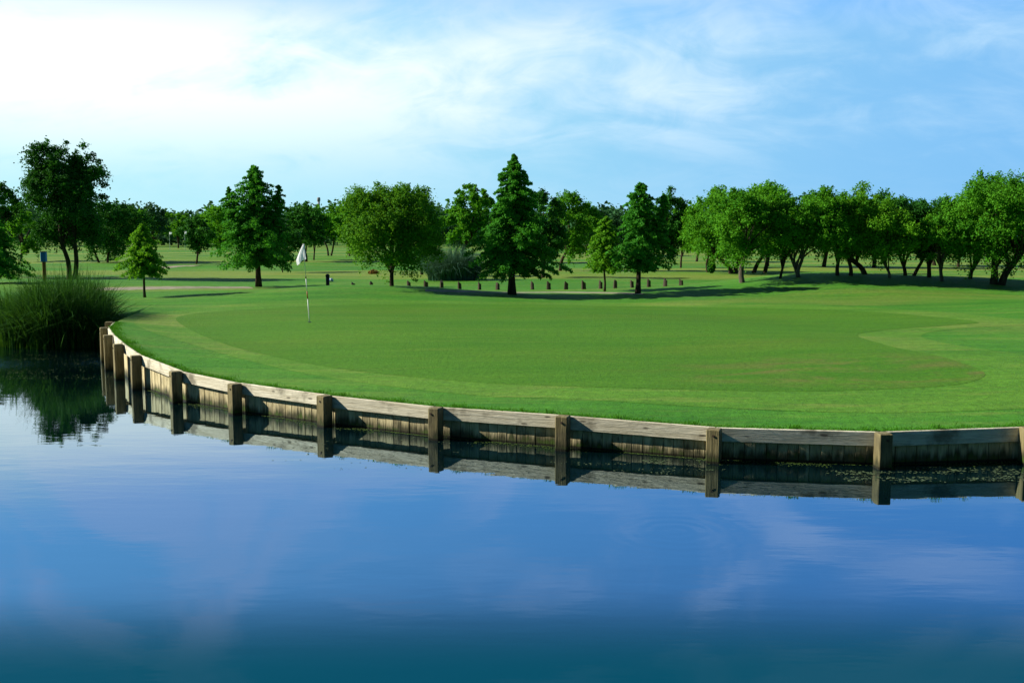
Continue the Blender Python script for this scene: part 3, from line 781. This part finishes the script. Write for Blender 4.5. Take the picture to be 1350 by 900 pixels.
t('mesquite_tree', 'far grove tree behind the long left-leaning trunk', 'tree', (1152, 353), (1118, 1190, 254, 338), 'round', 'leaf_dark', group=GR, seed=38)
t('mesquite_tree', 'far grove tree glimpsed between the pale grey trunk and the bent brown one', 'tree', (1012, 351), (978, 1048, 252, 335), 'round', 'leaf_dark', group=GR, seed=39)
# middle distance on the left and centre
t('oak_tree', 'far rounded tree behind the left flank of the three-spired tree', 'tree', (290, 338), (262, 320, 274, 322), 'round', 'leaf_mid', group=FT, seed=41)
t('oak_tree', 'mid-distance tree with dark leaning trunk behind the golf flag', 'tree', (402, 345), (378, 428, 270, 326), 'round', 'leaf_dark', group=FT, stems=[(2, -6)], seed=42, thick=1.2)
t('oak_tree', 'slim dark-stemmed tree just right of the golf flag', 'tree', (413, 343), (396, 436, 272, 325), 'round', 'leaf_mid', group=FT, seed=43, thick=.7)
t('oak_tree', 'far tree with a ring-shaped forked trunk right of the golf flag', 'tree', (435, 337), (412, 458, 266, 316), 'round', 'leaf_mid', group=FT, stems=[(-2, -9), (2, 8)], seed=44)
t('oak_tree', 'full far tree touching the left side of the broad yellow-green one', 'tree', (463, 338), (436, 492, 262, 322), 'round', 'leaf_mid', group=FT, stems=[(-2, -4), (4, 4)], seed=45)
t('oak_tree', 'low dark far tree left of the slim pale one', 'tree', (206, 330), (176, 224, 271, 314), 'round', 'leaf_far', group=FT, seed=46)
t('oak_tree', 'far dark tree peeping between the rounded fine-leaved tree and the bright slender one', 'tree', (772, 338), (750, 800, 272, 322), 'round', 'leaf_far', group=FT, seed=47)
t('oak_tree', 'far tree in the gap behind the small bright green slender tree', 'tree', (812, 336), (790, 838, 284, 322), 'round', 'leaf_far', group=FT, seed=48)
t('oak_tree', 'far tree rising dark behind the pampas grass', 'tree', (575, 335), (556, 606, 290, 322), 'round', 'leaf_far', group=FT, seed=49)
t('oak_tree', 'pale far tree left of the three-spired tree under open sky', 'tree', (160, 338), (146, 196, 276, 322), 'round', 'leaf_mid', group=FT, seed=50)
t('oak_tree', 'far tree filling the gap right of the slim pale one', 'tree', (268, 328), (250, 292, 284, 316), 'round', 'leaf_mid', group=FT, seed=51)
t('oak_tree', 'leafy tree at the left edge seen between the low dark one and the tallest', 'tree', (28, 345), (6, 60, 268, 335), 'airy', 'leaf_mid', group=FT, seed=52)
t('oak_tree', 'low grove tree seen dark against the field left of the big end tree', 'tree', (1262, 352), (1236, 1290, 285, 338), 'round', 'leaf_dark', group=GR, seed=53)
t('oak_tree', 'far pale tree showing over the grove above the thin straight trunk', 'tree', (918, 345), (896, 948, 270, 330), 'round', 'leaf_mid', group=FT, seed=54)
for a, k in T: tree(*a, **k)
rng = np.random.default_rng(99)

# far woodland along the horizon: one mass
LC, LT = [], []
for i in range(330):
    y = 210 + rng.random() * 180
    x = (rng.random() - .5) * 1.35 * y
    hz = (6.0 + 5.0 * rng.random()) * y / 260
    r = 4 + 4 * rng.random()
    n_ = 260; v = rng.normal(0, 1, (n_, 3)); v /= np.linalg.norm(v, axis=1)[:, None]
    c = np.array([x, y, .8 + hz * .52])
    lob = 1 + .2 * np.sin(3 * np.arctan2(v[:, 1], v[:, 0]) + i)
    LC.append(c + v * np.array([r, r, hz * .5]) * (rng.random(n_) ** .35 * lob)[:, None]); LT.append(np.clip(rng.normal(.4 + .2 * rng.normal(), .2, n_), 0, 1))
LC = np.concatenate(LC); LT = np.concatenate(LT)
LC[:, 2] = np.maximum(LC[:, 2], .8 + rng.random(len(LC)))
tag(quads_obj('far_woods', leaf_quads(LC, .95, np.zeros_like(LC), .6, 1.3), M['leaf_far'], tint=LT), 'continuous belt of far green woods along the horizon', 'woods', kind='stuff')
# shrubby foot of the two-stemmed grove tree
g = on_ground(937, 360)
n = 900; v = rng.normal(0, 1, (n, 3)); v /= np.linalg.norm(v, axis=1)[:, None]
sb = empty('shrub', g, 'small dark leafy shrub around the foot of the leftmost grove tree', 'shrub')
quads_obj('leaves', leaf_quads(v * np.array([.25, .25, .42]) * (rng.random(n) ** .4)[:, None] + np.array([0, -.15, .4]), .1, v), M['leaf_dark'], sb, rng.random(n))
mb = MB(); mb.tube([(0, -.15, -.05), (.02, -.15, .3), (.06, -.15, .6)], [.03, .02, .01], 5); mb.build('stem', M['bark'], sb)
g = on_ground(492, 361); g[2] -= .02
n = 260; v = rng.normal(0, 1, (n, 3)); v /= np.linalg.norm(v, axis=1)[:, None]; v[:, 2] = np.abs(v[:, 2])
tag(quads_obj('dry_bush', leaf_quads(v * np.array([.34, .3, .3]) * (rng.random(n) ** .4)[:, None], .09, v) + g, M['dry'], tint=rng.random(n)), 'small withered orange-brown bush left of the broad yellow-green tree', 'bush')

# ------------------------------------------------------------------ bollards
BOL = [(465.5, 381, 8), (489.5, 381, 9), (539, 380, 10), (561.5, 381, 11), (582, 381, 11.5), (606, 381.5, 10.5), (632, 382.5, 11), (656, 383, 10), (702, 383.5, 11), (723, 384, 11.5),
       (746, 384, 11), (769.5, 384.3, 12), (792, 384.3, 12), (811, 385, 11.5), (833, 385, 11.5), (855, 385.5, 11.5), (877, 385.5, 11), (898, 385, 9)]
DESC = {0: 'bollard nearest to the black bin, mostly sunk behind the mound', 1: 'bollard sunk behind the mound just left of the yellow-green tree trunk', 2: 'first bollard right of the yellow-green tree trunk',
        3: 'second bollard right of the yellow-green tree trunk', 4: 'third bollard right of the yellow-green tree trunk, before the pampas grass', 5: 'bollard in front of the middle of the pampas grass',
        6: 'bollard at the right end of the pampas grass', 7: 'bollard just left of the tallest conical tree trunk', 8: 'bollard just right of the tallest conical tree trunk',
        9: 'second bollard right of the tallest conical tree trunk', 10: 'third bollard right of the tallest conical tree trunk', 11: 'fourth bollard right of the tallest conical tree trunk',
        12: 'bollard touching the thin trunk of the small bright green tree', 13: 'first bollard right of the small bright green tree', 14: 'bollard just left of the twin-topped tree trunk',
        15: 'bollard just right of the twin-topped tree trunk', 16: 'bollard with a sloping top, second right of the twin-topped tree trunk', 17: 'shortest bollard, last at the right end of the row'}
for i, (px, py, hp) in enumerate(BOL):
    dd = pix_dir(px, py); tt_ = 43.8 + .25 * math.sin(i); gx, gy = dd[0] / dd[1] * tt_, tt_
    gz = float(ground(gx, gy))
    r = empty('bollard', (gx, gy, gz), 'old brown wooden ' + DESC[i], 'bollard', 'wooden bollards in a row across the lawn', rz=rng.normal(0, .6))
    h = hp * tt_ / F * 1.02; w = .066 + .022 * rng.random()
    n = 9; vs, fs, ts = [], [], []
    sl = .10 + .12 * rng.random(); sa = rng.random() * .8 - .4
    for lev, rr in ((-.1, 1.12), (0, 1.1), (.35, 1.0), (.7, .97), (1.0, .8)):
        for j in range(n):
            a = 2 * math.pi * j / n; q = w * rr * (1 + .12 * math.sin(3 * a + i))
            x_, y_ = q * math.cos(a) * 1.15, q * math.sin(a)
            z_ = lev * h - (sl * (x_ / w * math.cos(sa) + 1) * .5 if lev == 1.0 else 0)
            vs.append((x_ + lev * h * .05 * math.sin(i * 2.1), y_, z_)); ts.append(.5)
    for L_ in range(4):
        for j in range(n): fs.append((L_ * n + j, L_ * n + (j + 1) % n, (L_ + 1) * n + (j + 1) % n, (L_ + 1) * n + j))
    fs.append(tuple(range(n))[::-1])
    mesh_obj('shaft', vs, fs, M['stump'], r, tint=ts)
    top = [Vector(v_) + Vector((0, 0, .001)) for v_ in vs[-n:]]
    mesh_obj('cut_top', top, [tuple(range(n))], M['stump_top'], r)

# ------------------------------------------------------------------ golf flag
g = on_ground(408, 425); s = g[1] / F
fr_ = empty('golf_flag', g, 'white golf flag hanging limp on a thin pole in the putting green', 'golf flag')
Hf = 103 * s; lx = -6 * s
def pp(t): return Vector((lx * t, 0, Hf * t))
mb = MB(); mb.tube([pp(-.03), pp(.30)], [.0125, .0125], 8, t=.5); mb.build('pole', M['white'], fr_, True)
mb = MB(); mb.tube([pp(.302), pp(.40)], [.0135, .0135], 8); mb.build('red_band', M['red'], fr_, True)
mb = MB(); mb.tube([pp(.402), pp(.56)], [.0125, .0125], 8); mb.build('pole', M['white'], fr_, True)
mb = MB(); mb.tube([pp(.562), pp(.60)], [.016, .016], 8); mb.build('dark_band', M['dark_metal'], fr_, True)
mb = MB(); mb.tube([pp(.602), pp(1.0)], [.009, .008], 8); mb.tube([pp(.997), pp(1.006)], [.014, .012], 8); mb.build('pole', M['white'], fr_, True)
# limp cloth: folds gathered at the pole
vs, fs = [], []; NU, NV = 15, 18
for j in range(NV + 1):
    v = j / NV
    for i in range(NU + 1):
        u = i / NU
        wid = (.03 + .23 * v ** .8 * (1 - .35 * max(0, v - .75) / .25))
        x = .035 - u * wid + (.05 * v if u < .2 else 0)
        z = -v * (.42 + .20 * u) + .0
        y = .045 * math.sin(u * 9.5 + v * 1.2) * (.25 + v) - .02
        vs.append(tuple(pp(1.0) * (1) + Vector((x - .02 * v, y, z * .95))))
for j in range(NV):
    for i in range(NU):
        a = j * (NU + 1) + i; fs.append((a, a + 1, a + NU + 2, a + NU + 1))
fl = mesh_obj('flag', vs, fs, M['flag'], fr_, smooth=True)
mb = MB(); mb.tube([(0, 0, .012), (0, 0, .021)], [.055, .055], 14); mb.build('cup_rim', M['dark_metal'], fr_)

# tiny far flags
for px, py, lab in ((224, 309, 'tiny white flag in the distance, left one of two near the slim pale tree'), (244, 308, 'tiny white flag in the distance, right one of two near the slim pale tree')):
    g = on_ground(px, 330); s = g[1] / F
    r = empty('distant_flag', g, lab, 'golf flag', 'tiny distant golf flags')
    Hh = CH + (310 - (py - 3)) * s - g[2]
    mb = MB(); mb.tube([(0, 0, -.05), (0, 0, Hh)], [.03, .03], 6); mb.build('pole', M['white'], r)
    w_ = 3.6 * s; h_ = 3.2 * s
    mb = MB()
    vs = []; fs = []
    for i in range(7):
        u = i / 6; y = .12 * math.sin(u * 6)
        vs += [(u * w_, y, Hh - .3 * h_ * u * .5), (u * w_, y, Hh - h_ + .3 * h_ * u * .5)]
    for i in range(6): fs.append((2 * i, 2 * i + 1, 2 * i + 3, 2 * i + 2))
    mesh_obj('flag', vs, fs, M['flag'], r)

# bin and blue cloth item left of the row
dd = pix_dir(432, 369); gy = 46.5; gx = dd[0] / dd[1] * gy; gz = float(ground(gx, gy))
r = empty('litter_bin', (gx, gy, gz), 'black upright litter bin behind the mound left of the wooden bollards', 'bin')
hb = CH + (310 - 360.5) * gy / F - gz
mb = MB(); mb.tube([(0, 0, 0), (0, 0, .05), (0, 0, hb * .8)], [.075, .08, .09], 14); mb.build('body', M['bin'], r, True)
mb = MB(); mb.tube([(0, 0, hb * .8), (0, 0, hb * .84), (0, 0, hb * .95), (0, 0, hb)], [.10, .105, .08, .03], 14); mb.build('lid', M['bin'], r, True)
g = on_ground(436.5, 371.6)
r = empty('golf_bag_cover', g, 'small pale blue bundle lying on the grass beside the black bin', 'bundle')
mb = MB(); mb.tube([(-.12, 0, .06), (-.06, 0, .09), (.04, .01, .10), (.12, 0, .05)], [.03, .09, .10, .03], 10); mb.build('cloth', M['towel'], r, True)
mb = MB(); mb.tube([(-.01, 0, .08), (.01, 0, .085)], [.108, .108], 10); mb.build('strap', M['white'], r, True)

# blue box on orange-brown post
dd = pix_dir(59, 367); gy = 52.0; gx = dd[0] / dd[1] * gy; gz = float(ground(gx, gy)); s = gy / F
r = empty('tee_sign', (gx, gy, gz), 'blue box on an orange-brown wooden post under the dark trees at left', 'sign post')
zt = CH + (310 - 332) * s - gz; zm = CH + (310 - 345) * s - gz
mb = MB(); mb.box((-.075, -.06, -.1), (.15, 0, 0), (0, .12, 0), (0, 0, zm + .1), .01); mb.build('post', M['rust'], r)
mb = MB(); mb.box((-.13, -.10, zm + .002), (.27, 0, 0), (0, .2, 0), (0, 0, zt - zm), .02); mb.build('box', M['blue'], r)
mb = MB(); mb.box((-.15, -.12, zt + .004), (.31, 0, 0), (0, .24, 0), (0, 0, .03), .008); mb.build('lid', M['dark_metal'], r)

# water tower far away
gy = 330.0; gx = (422.5 - 675) / F * gy; s = gy / F; gz = float(ground(gx, gy))
r = empty('water_tower', (gx, gy, gz), 'slender pale tower just showing above the far trees near the golf flag', 'tower')
zt = CH + (310 - 261) * s - gz
mb = MB(); mb.tube([(0, 0, -.3), (0, 0, zt - 1.4)], [.42, .36], 12); mb.build('shaft', M['concrete'], r, True)
mb = MB(); mb.tube([(0, 0, zt - 1.4), (0, 0, zt - 1.1), (0, 0, zt - .3), (0, 0, zt)], [.4, .55, .55, .4], 12); mb.build('tank', M['concrete'], r, True)

# ------------------------------------------------------------------ floating scum and algae
def floaters(name, n, fx, size, mat, label):
    pts_ = fx(n); k = len(pts_)
    a = rng.random(k) * 6.28; s_ = size * (.4 + 1.2 * rng.random(k) ** 2)
    ca, sa = np.cos(a) * s_, np.sin(a) * s_
    z = np.full(k, .004) + rng.random(k) * .002
    Q = np.stack([np.stack([pts_[:, 0] + ca, pts_[:, 1] + sa, z], 1), np.stack([pts_[:, 0] - sa * .6, pts_[:, 1] + ca * .6, z], 1),
                  np.stack([pts_[:, 0] - ca, pts_[:, 1] - sa, z], 1), np.stack([pts_[:, 0] + sa * .6, pts_[:, 1] - ca * .6, z], 1)], 1)
    tag(quads_obj(name, Q, mat), label, 'floating weed', kind='stuff')
def clustered(x0, x1, y0, y1, nc, spread):
    def f(n):
        c = np.column_stack([x0 + rng.random(nc) * (x1 - x0), y0 + rng.random(nc) * (y1 - y0)])
        i = rng.integers(0, nc, n)
        return np.array([at_z(a, b_)[:2] for a, b_ in c])[i] + rng.normal(0, 1, (n, 2)) * np.array([spread, spread * .3])
    return f
floaters('floating_weed', 800, clustered(1115, 1345, 617, 634, 34, .14), .02, M['scum'], 'pale bits of weed floating under the dark right part of the wall')
floaters('floating_weed', 260, clustered(745, 950, 606, 626, 16, .12), .018, M['scum'], 'loose weed bits floating below the middle of the wall')
floaters('floating_weed', 130, clustered(380, 620, 575, 618, 22, .2), .013, M['scum'], 'a few specks of weed floating off the left half of the wall')
floaters('floating_weed', 700, clustered(5, 145, 462, 500, 60, .35), .018, M['duckweed'], 'scattered specks of scum on the water in front of the reeds')
def along(n):
    seg = 3 + rng.integers(0, 8, n); u = rng.random(n); p_ = PA[seg] + (PA[seg + 1] - PA[seg]) * u[:, None]
    w_ = .25 + .75 * (np.sin(p_[:, 0] * 1.9 + 1) > -.1)
    o_ = C0 - p_[:, :2]; dv_ = (PA[seg + 1] - PA[seg])[:, :2]; dv_ /= np.hypot(dv_[:, 0], dv_[:, 1])[:, None]
    nn_ = np.column_stack([-dv_[:, 1], dv_[:, 0]]); nn_ *= np.sign((nn_ * o_).sum(1))[:, None]
    return p_[:, :2] + nn_ * (.0 + np.abs(rng.normal(0, .10, n)) * w_)[:, None]
floaters('floating_algae', 5000, along, .014, M['duckweed'], 'green algae skin along the foot of the timber wall')

# ------------------------------------------------------------------ camera, light, sky
cam = bpy.data.cameras.new('camera'); co = bpy.data.objects.new('camera', cam); link(co)
cam.sensor_width = 36; cam.lens = 36 * F / 1350; cam.clip_start = .1; cam.clip_end = 5000
co.location = (0, 0, CH); co.rotation_euler = (math.pi / 2 - PITCH, 0, 0)
scene.camera = co
# direction towards the sun
az = math.radians(SUN_BACK); el = math.radians(SUN_EL)
sd = Vector((-math.cos(az) * math.cos(el), math.sin(az) * math.cos(el), math.sin(el)))
sl = bpy.data.lights.new('sun', 'SUN'); sl.energy = 5.0; sl.angle = math.radians(.5); sl.color = (1.0, .94, .80)
so = bpy.data.objects.new('sun', sl); link(so); so.rotation_euler = sd.to_track_quat('Z', 'Y').to_euler(); so.location = (-30, 5, 25)

w = bpy.data.worlds.new('World'); scene.world = w; w.use_nodes = True
nt = w.node_tree; nt.nodes.clear()
class WN(NT):
    def __init__(s, tree): s.t = tree
W = WN(nt)
outw = nt.nodes.new('ShaderNodeOutputWorld'); bg = nt.nodes.new('ShaderNodeBackground'); nt.links.new(bg.outputs[0], outw.inputs[0])
sky = nt.nodes.new('ShaderNodeTexSky'); sky.sky_type = 'NISHITA'; sky.sun_disc = False
sky.sun_elevation = el
sky.sun_rotation = math.atan2(sd.x, sd.y)
sky.air_density = 1.0; sky.dust_density = .2; sky.ozone_density = 2.0; sky.altitude = 0
D = nt.nodes.new('ShaderNodeTexCoord').outputs['Generated']
sp = W.n('ShaderNodeSeparateXYZ', Vector=D)
dx, dy, dz = sp.outputs
# clouds live on a high flat layer, seen in perspective
inv = W.math('DIVIDE', 1.0, W.math('ADD', W.math('MAXIMUM', dz, 0.0), .40))
cv = nt.nodes.new('ShaderNodeCombineXYZ'); W.set(cv.inputs[0], W.math('MULTIPLY', dx, inv)); W.set(cv.inputs[1], W.math('MULTIPLY', dy, inv))
CV = cv.outputs[0]
c1 = W.noise(W.scaled(CV, 1.5, 2.3, 1, .95), 1.0, 7, .54, .9)
c2 = W.noise(W.scaled(CV, 5.5, 7.5, 1, 1.1), 1.0, 7, .60, 1.0)
c3 = W.noise(W.scaled(CV, .28, .35, 1, 0), 1.0, 3, .5)
left = W.ramp(dx, .55, -.50)      # towards the sun
cl = W.math('ADD', W.math('ADD', W.math('MULTIPLY', c1, .55), W.math('MULTIPLY', c2, .25)), W.math('MULTIPLY', c3, .20))
cl = W.math('ADD', cl, W.math('MULTIPLY', W.math('SUBTRACT', left, .5), .17))
c4 = W.noise(W.scaled(CV, 2.6, 3.6, 1, -.6), 1.0, 5, .5, 1.2)
cl = W.mix(W.ramp(dz, .20, .27), cl, W.math('ADD', W.math('MULTIPLY', c4, 1.05), -.06))
high = W.ramp(dz, .03, .15)
mask = W.math('MULTIPLY', W.ramp(cl, .35, .60), W.math('ADD', .12, W.math('MULTIPLY', high, .85)))
mask = W.math('MULTIPLY', mask, W.math('SUBTRACT', 1.0, W.math('MULTIPLY', W.ramp(dz, .19, .27), .30)))
K = 1 / .130
def k3(*v): return tuple(x * K for x in v)
low = W.mix(left, k3(.25, .60, 1.04), k3(.52, .98, 1.10))
mid = W.mix(left, k3(.14, .49, 1.20), k3(.28, .76, 1.42))
clear = W.mix(W.ramp(dz, .17, .27), low, mid)
clear = W.mix(W.ramp(dz, .30, .46), clear, k3(.11, .28, .68))
ns = nt.nodes.new('ShaderNodeVectorMath'); ns.operation = 'MULTIPLY'; W.set(ns.inputs[0], sky.outputs[0]); ns.inputs[1].default_value = (.14, .29, .38)
front = W.math('MULTIPLY', W.ramp(dy, .05, .45), W.math('SUBTRACT', 1.0, W.ramp(dz, .46, .7)))
c = W.mix(W.math('MULTIPLY', front, .85), ns.outputs[0], clear)
ccol = W.mix(left, k3(.60, .85, 1.06), k3(1.15, 1.20, 1.20))
ccol = W.mix(W.ramp(dz, .17, .25), ccol, k3(.50, .72, 1.22))
c = W.mix(W.math('MULTIPLY', mask, W.ramp(dy, .05, .45)), c, ccol)
W.set(bg.inputs[0], c); bg.inputs[1].default_value = .08

scene.view_settings.view_transform = 'Standard'
scene.view_settings.look = 'None'
scene.view_settings.exposure = 0.70
scene.view_settings.gamma = 1.0
scene.view_settings.use_curve_mapping = False
scene.cycles.max_bounces = 6
scene.cycles.diffuse_bounces = 3
scene.cycles.glossy_bounces = 3
scene.cycles.transmission_bounces = 4
scene.cycles.transparent_max_bounces = 4
scene.cycles.use_denoising = True
scene.cycles.caustics_reflective = False
